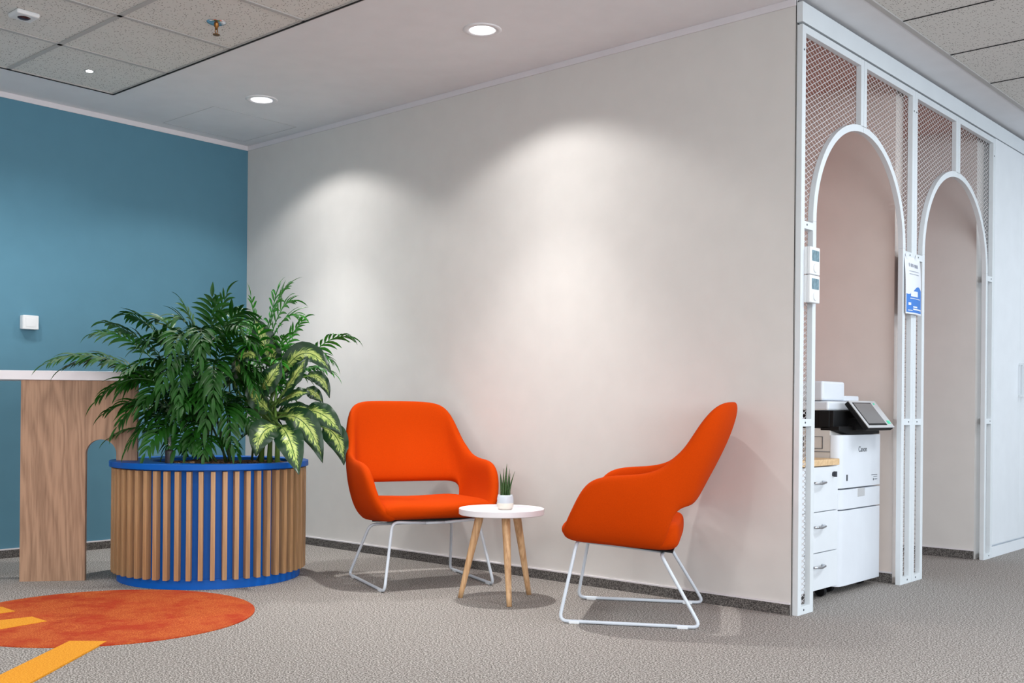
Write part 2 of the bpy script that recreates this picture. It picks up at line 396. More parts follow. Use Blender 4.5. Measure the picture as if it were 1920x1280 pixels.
# ---------------------------------------------------------------- counter table with arched oak panel
TA = math.atan2(.776, .631)
t = thing('standing_table', 'tall white topped table with an arched oak panel leg', 'table', (.875, -1.909, 0), TA)
def arch_panel():
    zb = .603; pts = [(0, 0), (.3085, 0)]
    r = .0735; cx = .3085+r; zs = .635
    for k in range(0, 21):
        a = PI-PI*k/20; pts.append((cx+r*math.cos(a), zs+r*math.sin(a)*1.0))
    pts += [(cx+r, zb), (.556, zb), (.556, 1.003), (0, 1.003)]
    return pts
MB().prism(arch_panel(), 1, 0, .036).obj('panel_leg', M_panel, t)
MB().box(-.62, .575, -.012, .36, 1.004, 1.05).obj('tabletop', M_top, t, bevel=.002)
MB().box(-.58, -.3, .0, .036, 0, 1.003).obj('panel_leg', M_panel, t)

# ---------------------------------------------------------------- planter
PC = (1.358, -1.134)
t = thing('planter', 'round blue planter clad with vertical oak slats', 'planter', (PC[0], PC[1], 0))
VR = Vector((.7469, .665)); VF = Vector((-.665, .7469))
MB().lathe([(.0001, 0), (.458, 0), (.458, .05), (.0001, .05)], n=96).obj('plinth', M_blue, t, smooth=False)
smooth_auto(t.children[0])
b = MB().lathe([(.30, .05), (.452, .05), (.452, .574), (.30, .574)], n=96).obj('drum', M_blue, t); smooth_auto(b)
n = 128; hc = VR*.085+VF*(-.03); hr = .36
ou = [(.4985*math.cos(2*PI*k/n), .4985*math.sin(2*PI*k/n)) for k in range(n)]
inn = [(hc.x+hr*math.cos(2*PI*k/n), hc.y+hr*math.sin(2*PI*k/n)) for k in range(n)]
vs = [(x, y, z) for z in (.573, .602) for ring in (ou, inn) for (x, y) in ring]
fs = []
for k in range(n):
    j = (k+1) % n
    fs += [(k, j, n+j, n+k), (2*n+k, 3*n+k, 3*n+j, 2*n+j), (k, 2*n+k, 2*n+j, j), (n+k, n+j, 3*n+j, 3*n+k)]
b = MB().add(vs, fs).obj('lid', M_blue, t, bevel=.003); 
mb = MB(); random.seed(3)
rr = [(.0001, 0)]+[(.36*i/14, 0) for i in range(1, 15)]
vs = [(hc.x, hc.y, .588)]; fs = []
for i in range(1, 15):
    for k in range(60):
        a = 2*PI*k/60; vs.append((hc.x+.36*i/14*math.cos(a), hc.y+.36*i/14*math.sin(a), .586+random.uniform(-.007, .007)))
for k in range(60): fs.append((0, 1+k, 1+(k+1) % 60))
for i in range(13):
    for k in range(60): fs.append((1+i*60+k, 1+(i+1)*60+k, 1+(i+1)*60+(k+1) % 60, 1+i*60+(k+1) % 60))
MB().add(vs, fs).obj('soil', M_soil, t)
NS = 54; slat0 = None
sm = None
for k in range(NS):
    a = 2*PI*(k+.3)/NS
    if sm is None:
        o = MB().box(.4525, .487, -.0108, .0108, .046, .567).obj('slat', M_oak, t, bevel=.001, bseg=1); sm = o
    else:
        o = sm.copy(); C.objects.link(o); o.parent = t
    o.rotation_euler = (0, 0, a)
# water level gauge
t = thing('water_gauge', 'dark water level gauge standing on the blue planter rim', 'gauge', (1.522, -1.470, .602))
MB().lathe([(.0001, 0), (.021, 0), (.021, .058), (.014, .066), (.0075, .069), (.0001, .069)], n=24).obj('base', M_gauge, t, smooth=False); smooth_auto(t.children[0])
MB().lathe([(.0075, .067), (.0075, .125), (.0001, .127)], n=16).obj('tube', M_glass, t, smooth=True)
MB().lathe([(.0001, .07), (.003, .07), (.003, .09), (.0001, .09)], n=10).obj('float', M_red, t)

# ---------------------------------------------------------------- plants
PALM_A= [[1.352,-1.411,0.949,1.138,-1.896,1.082,0.12,0.125],[1.342,-1.42,0.922,1.137,-1.816,1.059,0.12,0.11],[1.159,-1.316,1.076,0.896,-1.55,1.251,0.08,0.12],[1.221,-1.26,1.105,0.981,-1.407,1.357,0.07,0.13],[1.11,-1.225,1.08,0.854,-1.453,1.315,0.05,0.11],[1.291,-1.131,1.108,1.16,-1.18,1.415,0.03,0.13],[1.355,-1.14,1.162,1.36,-1.137,1.451,0.0,0.11],[1.305,-1.118,1.22,1.372,-1.058,1.468,0.0,0.12],[1.376,-1.122,1.162,1.54,-1.043,1.354,0.1,0.13],[1.484,-1.16,1.075,1.723,-1.148,1.204,0.1,0.13],[1.447,-1.394,0.935,1.312,-1.741,0.899,0.12,0.13],[1.402,-1.366,0.855,1.267,-1.674,0.84,0.07,0.12],[1.413,-1.357,0.802,1.373,-1.607,0.677,0.09,0.12],[1.423,-1.348,0.775,1.472,-1.572,0.649,0.08,0.11],[1.402,-1.367,0.909,1.333,-1.642,0.776,0.1,0.12],[1.343,-1.285,0.801,1.434,-1.472,0.737,0.1,0.1],[1.352,-1.277,1.047,1.61,-1.476,0.895,0.16,0.13],[1.455,-1.186,0.911,1.707,-1.39,0.781,0.14,0.14],[1.475,-1.167,0.857,1.769,-1.281,0.698,0.12,0.14],[1.463,-1.112,0.885,1.784,-1.16,0.741,0.1,0.12],[1.454,-1.187,1.048,1.761,-1.382,0.922,0.14,0.14],[1.372,-1.26,1.156,1.561,-1.492,1.127,0.12,0.13],[1.402,-1.233,1.184,1.691,-1.404,1.12,0.14,0.13],[1.472,-1.104,1.05,1.787,-1.158,0.925,0.12,0.13],[1.311,-1.314,1.128,1.373,-1.527,1.157,0.12,0.13],[1.271,-1.35,0.991,1.315,-1.578,0.972,0.12,0.13],[1.151,-1.188,1.166,0.953,-1.231,1.342,0.08,0.13],[1.347,-1.214,1.186,1.344,-1.351,1.315,0.07,0.13],[1.494,-1.151,1.157,1.683,-1.184,1.27,0.08,0.13],[1.309,-1.047,1.224,1.232,-0.915,1.394,0.05,0.12],[1.352,-1.277,0.992,1.38,-1.628,1.035,0.12,0.13],[1.133,-1.205,0.797,0.795,-1.371,0.764,0.12,0.11],[1.456,-1.185,0.775,1.578,-1.411,0.661,0.1,0.1],[1.446,-1.194,0.693,1.72,-1.218,0.648,0.06,0.09],[1.372,-1.259,1.074,1.524,-1.526,0.946,0.14,0.13],[1.364,-0.999,0.97,1.407,-0.827,1.06,0.1,0.12],[1.404,-1.231,0.938,1.538,-1.446,0.804,0.12,0.12],[1.325,-1.168,1.05,1.361,-1.269,1.21,0.03,0.13],[1.377,-1.121,1.051,1.58,-1.208,1.206,0.03,0.13],[1.397,-1.304,0.91,1.42,-1.565,0.881,0.1,0.12],[1.248,-1.102,0.855,1.192,-0.951,0.943,0.06,0.12],[1.366,-1.064,0.8,1.428,-0.941,0.829,0.06,0.12]]
PALM_B= [[1.479,-0.897,1.198,1.572,-0.814,1.522,0.06,0.12],[1.415,-0.886,1.2,1.382,-0.916,1.468,0.0,0.09],[1.489,-0.887,1.17,1.647,-0.813,1.365,0.07,0.12],[1.458,-0.848,1.229,1.501,-0.743,1.45,0.06,0.12],[1.491,-0.819,1.087,1.596,-0.726,1.351,0.04,0.08],[1.617,-0.773,1.058,1.87,-0.615,1.244,0.09,0.11],[1.544,-0.771,1.059,1.754,-0.651,1.116,0.09,0.11],[1.493,-0.75,1.003,1.675,-0.588,1.063,0.07,0.1],[1.405,-0.828,1.29,1.405,-0.761,1.512,0.0,0.12],[1.363,-0.866,1.117,1.211,-0.867,1.354,0.03,0.12],[1.409,-0.758,0.945,1.541,-0.573,1.095,0.06,0.11],[1.511,-0.868,1.057,1.645,-0.882,1.249,0.05,0.12],[1.44,-0.797,0.887,1.499,-0.611,0.962,0.05,0.09],[1.365,-0.864,0.886,1.323,-0.768,1.063,0.03,0.1]]
CANES_A= [[1.349,-1.148,0.585,1.212,-1.36,0.95],[1.189,-1.08,0.585,1.166,-1.228,1.107],[1.381,-1.063,0.585,1.374,-1.183,1.104],[1.389,-1.185,0.585,1.301,-1.074,1.167],[1.32,-1.011,0.585,1.317,-1.256,1.048],[1.27,-1.083,0.585,1.305,-1.09,0.912],[1.378,-1.038,0.585,1.39,-1.064,0.885],[1.363,-1.104,0.585,1.317,-1.284,0.8],[1.4,-1.042,0.585,1.318,-1.227,1.159],[1.31,-0.987,0.585,1.369,-1.035,1.054],[1.331,-1.082,0.585,1.213,-1.285,0.938],[1.229,-1.087,0.585,1.396,-1.227,0.938]]
CANES_B= [[1.371,-0.893,0.585,1.462,-0.885,1.199],[1.403,-0.884,0.585,1.601,-0.761,1.059],[1.443,-0.886,0.585,1.517,-0.836,0.944],[1.507,-0.859,0.585,1.431,-0.913,1.113],[1.456,-0.903,0.585,1.483,-0.866,1.284]]
LEAVES= [[1.783,-1.027,0.78,1.837,-1.154,0.75,1.839,-1.192,0.636,0.14],[1.73,-0.967,0.928,1.846,-0.972,1.027,1.895,-0.928,1.135,0.125],[1.678,-0.92,1.053,1.81,-0.87,1.156,1.946,-0.815,1.046,0.13],[1.73,-0.807,1.041,1.786,-0.757,1.023,1.82,-0.727,0.928,0.075],[1.684,-0.781,0.967,1.721,-0.748,0.951,1.755,-0.717,0.9,0.07],[1.622,-1.037,0.935,1.735,-1.043,1.016,1.756,-0.985,1.114,0.13],[1.536,-0.913,1.145,1.531,-0.944,1.25,1.48,-0.963,1.352,0.12],[1.81,-0.896,0.855,1.955,-0.874,0.841,2.043,-0.822,0.735,0.125],[1.832,-0.783,0.779,1.929,-0.763,0.72,1.972,-0.752,0.585,0.12],[1.796,-0.989,0.833,1.958,-0.979,0.788,2.034,-0.937,0.605,0.135],[1.799,-1.013,0.78,1.965,-1.08,0.705,2.085,-1.12,0.557,0.14],[1.617,-0.907,0.818,1.689,-0.843,0.866,1.766,-0.774,0.855,0.11],[1.535,-1.114,1.076,1.622,-1.104,1.145,1.679,-1.053,1.103,0.12],[1.581,-1.074,0.995,1.594,-1.128,1.069,1.578,-1.143,1.134,0.08],[1.575,-0.945,0.97,1.578,-0.875,1.039,1.608,-0.809,1.136,0.12],[1.669,-0.995,0.859,1.702,-1.099,0.926,1.708,-1.161,0.986,0.12],[1.563,-0.888,1.083,1.548,-0.902,1.181,1.556,-0.895,1.274,0.11],[1.7,-0.968,0.887,1.838,-0.978,0.936,1.947,-0.949,0.952,0.12]]
CROWN= [[1.587,-0.934,0.585,1.592,-0.929,0.803],[1.514,-0.932,0.585,1.548,-0.942,0.859],[1.66,-0.936,0.585,1.659,-0.937,0.777]]

def frond_mesh(o, tp, lift, ll, seed, wid=.016):
    rnd = random.Random(seed); mb = MB()
    o = Vector(o); tp = Vector(tp); mid = (o+tp)/2+Vector((0, 0, lift*1.6)); d = (tp-o)
    def B(t): return o*(1-t)**2+mid*2*t*(1-t)+tp*t*t
    def T(t): return ((mid-o)*(1-t)*2+(tp-mid)*2*t).normalized()
    pts = [B(i/12) for i in range(13)]
    mb.tube(pts, [.0034-.0024*i/12 for i in range(13)], 5)
    L = sum((pts[i+1]-pts[i]).length for i in range(12))
    n = max(6, int(L*.82/.028)); roll = rnd.uniform(-.5, .5)
    for i in range(n+1):
        t = .18+.82*i/n
        p = B(t); tg = T(t)
        side = tg.cross(Vector((0, 0, 1)))
        if side.length < .15: side = tg.cross(Vector((rnd.uniform(-.3, .3)+.665, -.7469, 0)))
        side.normalize(); nrm = side.cross(tg).normalized()
        q = Matrix.Rotation(roll, 3, tg); side = q @ side; nrm = q @ nrm
        env = math.sin(PI*min(1, .22+.72*(i/n)))**.7
        for sgn in ((-1, 1) if i < n else (0,)):
            le = ll*1.12*(env if sgn else .7)*rnd.uniform(.85, 1.12)
            ang = rnd.uniform(.75, 1.0)*(1-.45*i/n)
            d0 = (tg*math.cos(ang)+side*sgn*math.sin(ang)+nrm*rnd.uniform(.0, .22)).normalized() if sgn else tg
            w0 = wid*rnd.uniform(.85, 1.15)*(.75+.25*env)
            droop = rnd.uniform(.5, 1.15); c = p.copy(); dd = d0.copy(); prof = (.25, .85, 1, .85, .5, .02); vv = []
            for k, pr in enumerate(prof):
                wd = dd.cross(nrm); 
                if wd.length < .05: wd = side.copy()
                wd.normalize(); nn = wd.cross(dd).normalized()
                hw = w0*pr/2
                vv += [c-wd*hw+nn*hw*.35, c.copy(), c+wd*hw+nn*hw*.35]
                c = c+dd*(le/5); dd = (dd+Vector((0, 0, -1))*droop*.26).normalized()
            fs = []
            for k in range(5): a = 3*k; fs += [(a, a+1, a+4, a+3), (a+1, a+2, a+5, a+4)]
            mb.add(vv, fs)
    return mb
def make_palm(label, fronds, canes, m, seed, wid=.016, base=None):
    t = thing('parlor_palm', label, 'plant', base, 0, 'palms in the planter')
    inv = Vector(base)
    for i, c in enumerate(canes):
        a = Vector(c[:3])-inv; b = Vector(c[3:])-inv; mdl = (a+b)/2+Vector((0, 0, .03)); 
        pts = [a*(1-k/8)**2+mdl*2*(k/8)*(1-k/8)+b*(k/8)**2 for k in range(9)]
        MB().tube(pts, [.0065-.003*k/8 for k in range(9)], 7).obj('cane', M_cane, t, smooth=True)
    for i, f in enumerate(fronds):
        mb = frond_mesh(Vector(f[:3])-inv, Vector(f[3:6])-inv, f[6], f[7], seed+i, wid)
        mb.obj('frond', m, t, fix=False)
    return t
random.seed(11)
# inner fronds that fill the heart of each clump
fillA = []
axis = Vector((1.33, -1.15, 0))
for i in range(46):
    a = random.uniform(0, 2*PI); z0 = random.uniform(.66, 1.12); rr = random.uniform(.04, .16)
    o = Vector((axis.x+rr*math.cos(a), axis.y+rr*math.sin(a), z0)); R_ = random.uniform(.16, .32)
    tp = o+Vector((R_*math.cos(a), R_*math.sin(a), random.uniform(-.08, .1)))
    if tp.x < .12: tp.x = .12
    fillA.append(list(o)+list(tp)+[random.uniform(.05, .1), random.uniform(.1, .13)])
fillB = []
for i in range(8):
    a = random.uniform(0, 2*PI); z0 = random.uniform(.9, 1.2)
    o = Vector((1.53+.05*math.cos(a), -.93+.05*math.sin(a), z0)); R_ = random.uniform(.1, .2)
    fillB.append(list(o)+list(o+Vector((R_*math.cos(a), R_*math.sin(a), random.uniform(.0, .14))))+[.06, .11])
make_palm('bushy dark green parlor palm spreading over the left of the planter', PALM_A+fillA, CANES_A, M_palm, 100, .023, (1.36, -1.16, .588))
make_palm('lighter green parlor palm rising behind the variegated plant', PALM_B+fillB, CANES_B, M_palm2, 300, .018, (1.50, -.93, .588))
def big_leaf(a, m, b, w, seed, crown, base):
    rnd = random.Random(seed); mb = MB(); inv = Vector(base)
    a = Vector(a)-inv; m_ = Vector(m)-inv; b = Vector(b)-inv; cr = Vector(crown)-inv
    ctrl = m_*2-(a+b)/2
    view = Vector((.62, -.72, .30))
    N = 14; K = 6
    def Bz(t): return a*(1-t)**2+ctrl*2*t*(1-t)+b*t*t
    vs = []; 
    ev = Vector((rnd.uniform(-.35, .35), rnd.uniform(-.2, .2), rnd.uniform(.0, .5)))
    nrm0 = (view+ev).normalized()
    for i in range(N+1):
        t = i/N; p = Bz(t); tg = (Bz(min(1, t+.01))-Bz(max(0, t-.01))).normalized()
        wd = tg.cross(nrm0).normalized(); nn = wd.cross(tg).normalized()
        hw = w/2*(math.sin(PI*min(1, t**.72))**.85 if 0 < t < 1 else .02)*(1.0)
        if i == N: hw = .001
        for k in range(-K, K+1):
            u = k/K; rip = .006*math.sin(t*22+abs(u)*3+seed)*abs(u)
            vs.append(p+wd*hw*u+nn*(abs(u)*hw*.28-(u*u)*hw*.25+rip))
    o0 = len(mb.v)
    fs = []; R_ = 2*K+1
    for i in range(N):
        for k in range(2*K): q = i*R_+k; fs.append((q, q+1, q+R_+1, q+R_))
    mb.add(vs, fs, 0)
    for i in range(N+1):
        for k in range(R_): mb.uv[o0+i*R_+k] = (.5+.5*(k-K)/K, i/N)
    tg = (a-Bz(.05)).normalized(); q1 = a+tg*((a-cr).length*.45)
    pts = []
    for k in range(9):
        s = k/8; pts.append(cr*(1-s)**2+q1*2*s*(1-s)+a*s*s)
    mb.tube(pts+[Bz(.12)], [.008-.004*k/8 for k in range(9)]+[.003], 8, 1)
    return mb
t = thing('dieffenbachia', 'dieffenbachia with broad cream and green variegated leaves on the planter', 'plant', (1.57, -.935, .588))
CROWN = [c[k:k+3] for c in CROWN for k in (0, 3)]
for i in range(0, len(CROWN), 2):
    MB().tube([Vector(CROWN[i])-t.location, (Vector(CROWN[i])+Vector(CROWN[i+1]))/2-t.location, Vector(CROWN[i+1])-t.location], [.014, .012, .01], 10).obj('stem', M_pet, t, smooth=True)
for i, l in enumerate(LEAVES):
    c = CROWN[(2*i+1) % len(CROWN)]
    mb = big_leaf(l[:3], l[3:6], l[6:9], l[9], i, c, t.location)
    mb.obj('leaf', [M_dief, M_pet], t, smooth=True, fix=False)

# ---------------------------------------------------------------- lounge chairs
SH = [  # half outline stations from the arm front to the middle of the back; four heights each
 [(.205, .280, .350), (.285, .288, .374), (.324, .240, .470), (.334, .180, .592)],
 [(.205, .160, .340), (.290, .160, .366), (.334, .130, .490), (.342, .085, .622)],
 [(.205, .020, .330), (.290, .020, .356), (.336, .000, .490), (.342, -.03, .624)],
 [(.205, -.095, .318), (.288, -.10, .346), (.330, -.105, .500), (.332, -.125, .645)],
 [(.268, -.137, .322), (.296, -.137, .400), (.318, -.140, .530), (.320, -.170, .690)],
 [(.288, -.150, .470), (.298, -.170, .515), (.308, -.200, .612), (.306, -.225, .735)],
 [(.262, -.215, .490), (.268, -.240, .555), (.282, -.275, .690), (.290, -.285, .840)],
 [(.205, -.224, .490), (.212, -.258, .565), (.242, -.330, .745), (.254, -.352, .915)],
 [(.110, -.228, .490), (.115, -.265, .570), (.125, -.362, .755), (.130, -.405, .925)],
 [(.0, -.230, .490), (.0, -.267, .570), (.0, -.368, .755), (.0, -.425, .924)]]
def shell_mesh():
    half = SH; st = [[(-x, y, z) for (x, y, z) in s] for s in half]+[list(s) for s in reversed(half[:-1])]
    n = len(st); vs = [p for s in st for p in s]; fs = []
    for i in range(n-1):
        for j in range(3): fs.append((i*4+j, (i+1)*4+j, (i+1)*4+j+1, i*4+j+1))
    return MB().add(vs, fs)
def rounded_path(pts, r, n=6):
    out = [Vector(pts[0])]
    for i in range(1, len(pts)-1):
        p = Vector(pts[i]); a = (Vector(pts[i-1])-p).normalized(); b = (Vector(pts[i+1])-p).normalized()
        s = p+a*r; e = p+b*r
        for k in range(n+1):
            u = k/n; out.append(s*(1-u)**2+p*2*u*(1-u)+e*u*u)
    out.append(Vector(pts[-1])); return out
def make_chair(label, loc, ang):
    t = thing('lounge_chair', label, 'chair', loc, ang-PI/2, 'orange lounge armchairs')
    s = shell_mesh().obj('shell', M_orange, t, smooth=True)
    md = s.modifiers.new('thick', 'SOLIDIFY'); md.thickness = .056; md.offset = 0; md.use_even_offset = False
    md = s.modifiers.new('sub', 'SUBSURF'); md.levels = md.render_levels = 3
    # seat cushion : cross-sections along its depth
    prof = [(-.198, .350, .395, .215), (-.194, .325, .415, .255), (-.165, .298, .432, .283), (0, .316, .430, .298), (.14, .328, .432, .300), (.225, .338, .430, .296), (.272, .350, .417, .282), (.286, .368, .398, .262)]
    vs = []; fs = []; cols = (-1, -.93, -.6, -.2, .2, .6, .93, 1)
    mb = MB()
    for (y, z0, z1, w) in prof:
        zm = (z0+z1)/2
        ring = [(w*c, y, (z1 if abs(c) < .95 else zm+(z1-zm)*.45) - (0.006 if abs(c) < .3 else 0)) for c in cols]+[(w*c, y, (z0 if abs(c) < .95 else zm-(zm-z0)*.3)) for c in reversed(cols)]
        vs += ring
    R_ = 16
    for i in range(len(prof)-1):
        for k in range(R_): fs.append((i*R_+k, i*R_+(k+1) % R_, (i+1)*R_+(k+1) % R_, (i+1)*R_+k))
    for e in (0, (len(prof)-1)*R_):
        for k in range(7): fs.append((e+k, e+k+1, e+14-k, e+15-k))
    mb.add(vs, fs).obj('seat', M_orange, t, smooth=True, subsurf=2)
    # black underside plate and steel base
    g = MB(); g.prism([(-.17, .292), (.22, .33), (.22, .337), (-.17, .299)], 0, -.2, .2); g.obj('seat_plate', M_black, t)
    for sx in (-1, 1):
        pts = [(sx*.05, .215, .318), (sx*.225, .225, .330), (sx*.284, .288, .009), (sx*.284, -.288, .009), (sx*.225, -.125, .284), (sx*.05, -.125, .284)]
        f = MB().tube(rounded_path(pts, .036), .0074, 10).obj('sled_base', M_tube, t, smooth=True)
        for yy in (.225, -.215):
            MB().box(sx*.284-.008, sx*.284+.008, yy-.022, yy+.022, 0, .012).obj('glide', M_glide, f, bevel=.002)
    MB().tube([(-.06, .215, .318), (.06, .215, .318)], .0068, 8).tube([(-.06, -.125, .284), (.06, -.125, .284)], .0068, 8).tube([(-.13, .215, .321), (-.13, -.125, .288)], .0068, 8).tube([(.13, .215, .321), (.13, -.125, .288)], .0068, 8).obj('cross_bar', M_tube, t, smooth=True)
    return t
make_chair('orange upholstered armchair beside the planter, facing right', (2.264, -.493, 0), math.radians(-23.0))
make_chair('orange upholstered armchair seen from the side near the screens', (3.556, -.434, 0), math.radians(210.3))

# ---------------------------------------------------------------- side table and small plant
TC = (2.915, -.593)
t = thing('side_table', 'small round white tray table on three oak legs', 'table', (TC[0], TC[1], 0))
b = MB().lathe([(.0001, .393), (.193, .393), (.197, .396), (.197, .42), (.1955, .4215), (.190, .4215), (.188, .420), (.187, .408), (.0001, .408)], n=96).obj('tray', M_top, t); smooth_auto(b)
FT = [(2.752, -.695), (3.068, -.705), (2.925, -.405)]
for (fx, fy) in FT:
    d = Vector((fx-TC[0], fy-TC[1], 0)); a = d; b = d*.52+Vector((0, 0, .393))
    pts = [a+(b-a)*k/8 for k in range(9)]
    MB().tube(pts, [.0115+.0085*k/8 for k in range(9)], 16).obj('leg', M_oak2, t, smooth=True)
P0 = Vector((2.872, -.520, .408))
t = thing('potted_snake_plant', 'small spiky snake plant in a pale ceramic pot on the side table', 'plant', P0)
b = MB().lathe([(.0001, 0), (.028, 0), (.034, .004), (.0385, .016), (.0385, .031)], n=40).obj('pot_base', M_pot2, t, smooth=True)
pt = MB().lathe([(.0385, .031), (.0385, .045), (.0375, .058), (.0355, .067), (.0335, .069), (.0325, .066), (.033, .055), (.0001, .055)], n=40).obj('pot', M_pot, t, smooth=True)
MB().lathe([(.0001, .0585), (.033, .0575)], n=24).obj('soil', M_soil, t)
VR3 = Vector((.7469, .665, 0)); VF3 = Vector((-.665, .7469, 0))
for (a0, f0, a1, f1, h, w) in [(-.018, 0, -.026, 0, .112, .006), (-.012, .008, -.024, .01, .098, .005), (-.010, -.01, -.0085, -.012, .125, .0065), (.0, 0, .006, -.004, .147, .009), (.004, .012, .002, .018, .10, .006), (.011, .0, .019, .004, .123, .006), (.016, -.008, .044, -.014, .112, .005), (.014, .012, .022, .016, .10, .005), (.020, .004, .020, .004, .09, .004)]:
    pts = []; rs = []
    for k in range(9):
        s = k/8; e = s**1.6
        pts.append(VR3*(a0+(a1-a0)*e)+VF3*(f0+(f1-f0)*e)+Vector((0, 0, .056+(h+.012)*s))); rs.append(w*.95*(1-s**1.5)*(.8+.2*math.sin(PI*s))+.0005)
    MB().tube(pts, rs, 8).obj('leaf', M_sans, t, smooth=True)

# ---------------------------------------------------------------- arched screens
Z1 = 2.548; SP = 1.715; RI = .488; RO = .520; DEP = .026
def half_frame(y_out, yc, sgn):
    """one half : sgn = +1 when the outer stile is on the low-Y side"""
    mb = MB(); X0, X1 = XP-DEP, XP
    def bx(ya, yb, z0, z1): mb.box(X0, X1, min(ya, yb), max(ya, yb), z0, z1)
    bx(y_out, y_out+sgn*.033, 0, Z1)                         # stile
    bx(yc-sgn*.0015, yc-sgn*.033, SP+RO-.005, Z1)            # half of the middle post
    bx(y_out+sgn*.033, yc-sgn*.033, Z1-.033, Z1)             # head
    leg_o, leg_i = yc-sgn*RO, yc-sgn*RI
    bx(leg_o, leg_i, 0, SP)
    for z in (.0, .815, 1.672):
        bx(y_out+sgn*.033, leg_o, z, z+(.033 if z else .036))
    n = 22; vs = []; fs = []
    for k in range(n+1):
        a = PI/2*k/n
        for (r, x) in ((RO, X0), (RO, X1), (RI, X1), (RI, X0)):
            yy = yc-sgn*r*math.cos(a); yy = min(yy, yc-.0012) if sgn > 0 else max(yy, yc+.0012)
            vs.append((x, yy, SP+r*math.sin(a)))
    for k in range(n):
        for j in range(4): fs.append((k*4+j, k*4+(j+1) % 4, (k+1)*4+(j+1) % 4, (k+1)*4+j))
    fs += [(0, 1, 2, 3), tuple(n*4+j for j in range(4))]
    mb.add(vs, fs); return mb
def mesh_panel(y_out, yc, sgn):
    mb = MB(); x = XP-DEP-.003; w = .0014; RM = (RI+RO)/2
    y0, y1 = sorted((y_out+sgn*.012, yc-sgn*.012))
    def inside(y, z):
        if not (y0 <= y <= y1 and .012 <= z <= Z1-.012): return False
        d = abs(y-yc)
        return d > RM if z < SP else math.hypot(d, z-SP) > RM
    for s in (-1, 1):
        c = -.6
        base = (0 if s > 0 else 0)
        k0 = int((0-s*.5*(y1 if s > 0 else y0))/.025)-3
        for k in range(-30, 140):
            z_at = lambda yy: k*.025+s*.5*(yy-y_out)
            run = None; st = .006; yy = y0
            nst = int((y1-y0)/st)
            for i in range(nst+2):
                yv = y0+i*st; ok = yv <= y1 and inside(yv, z_at(yv))
                if ok and run is None: run = yv
                if not ok and run is not None:
                    e = yv-st
                    if e-run > .004:
                        a = (run, z_at(run)); b = (e, z_at(e)); xo = x+(.0008 if s > 0 else -.0008)
                        mb.add([(xo-.001, a[0], a[1]-w), (xo+.001, a[0], a[1]-w), (xo+.001, a[0], a[1]+w), (xo-.001, a[0], a[1]+w),
                                (xo-.001, b[0], b[1]-w), (xo+.001, b[0], b[1]-w), (xo+.001, b[0], b[1]+w), (xo-.001, b[0], b[1]+w)],
                               [(0, 1, 5, 4), (1, 2, 6, 5), (2, 3, 7, 6), (3, 0, 4, 7)])
                    run = None
    return mb
def screen(ya, yb, label):
    t = thing('arched_screen', label, 'screen', (XP, ya, 0), 0, 'arched mesh screens'); t.location = (0, 0, 0)
    yc = (ya+yb)/2
    for (yo, sgn) in ((ya, 1), (yb, -1)):
        half_frame(yo, yc, sgn).obj('frame', M_frame, t, bevel=.0012, bseg=1)
        mesh_panel(yo, yc, sgn).obj('mesh_panel', M_mesh, t, fix=False)
        for z in (.020, .832, 1.69, 2.44):
            yy = yo+sgn*(.055 if z < 2 else .016)
            MB().tube([(XP-.001, yy, z), (XP+.0012, yy, z)], .0045, 10).obj('screw', M_ink, t)
    return t
screen(.001, 1.269, 'white arched steel mesh screen framing the printer niche')
screen(1.271, 2.540, 'white arched steel mesh screen before the empty niche')
# side closing strip at the wall end, fascia above
struct(MB().box(W+.001, XP-DEP-.006, .0, .018, 0, Z1).obj('trim_8', M_white_wall))
fb = MB().box(XP-.028, XP, 0, 7, 2.558, 2.645).obj('fascia_panel', M_frame, bevel=.001); tag(fb, 'long white fascia board running above the screens and wardrobe', 'panel')
struct(MB().box(W+.001, XP-.03, .012, 7, 2.53, 2.655).obj('trim_9', M_dark))
struct(MB().box(W-.001, W+.0012, -.0008, .001, 0, H).obj('trim_10', M_dark))

# ---------------------------------------------------------------- wardrobe beyond the screens
t = thing('wardrobe', 'tall white wardrobe with long bar handles past the second arch', 'wardrobe', (XP, 2.545, 0))
MB().box(-.6, -.022, .0, 2.2, .0, 2.555).obj('body', M_lam, t)
MB().box(-.022, -.002, .002, 2.2, .0, .066).obj('plinth', M_lam, t, bevel=.001)
hd = .53
for i in range(4):
    y0 = .003+i*hd*1.0; d = MB().box(-.02, -.001, y0, y0+hd-.004, .078, 2.552).obj('door', M_lam, t, bevel=.0015)
    hy = y0+hd-.03 if i % 2 == 0 else y0+.026
    h = MB(); h.box(.024, .034, hy-.006, hy+.006, .985, 1.205); h.box(-.001, .026, hy-.006, hy+.006, 1.19, 1.204); h.box(-.001, .026, hy-.006, hy+.006, .986, 1.0)
    h.obj('handle', M_frame, d, bevel=.001)

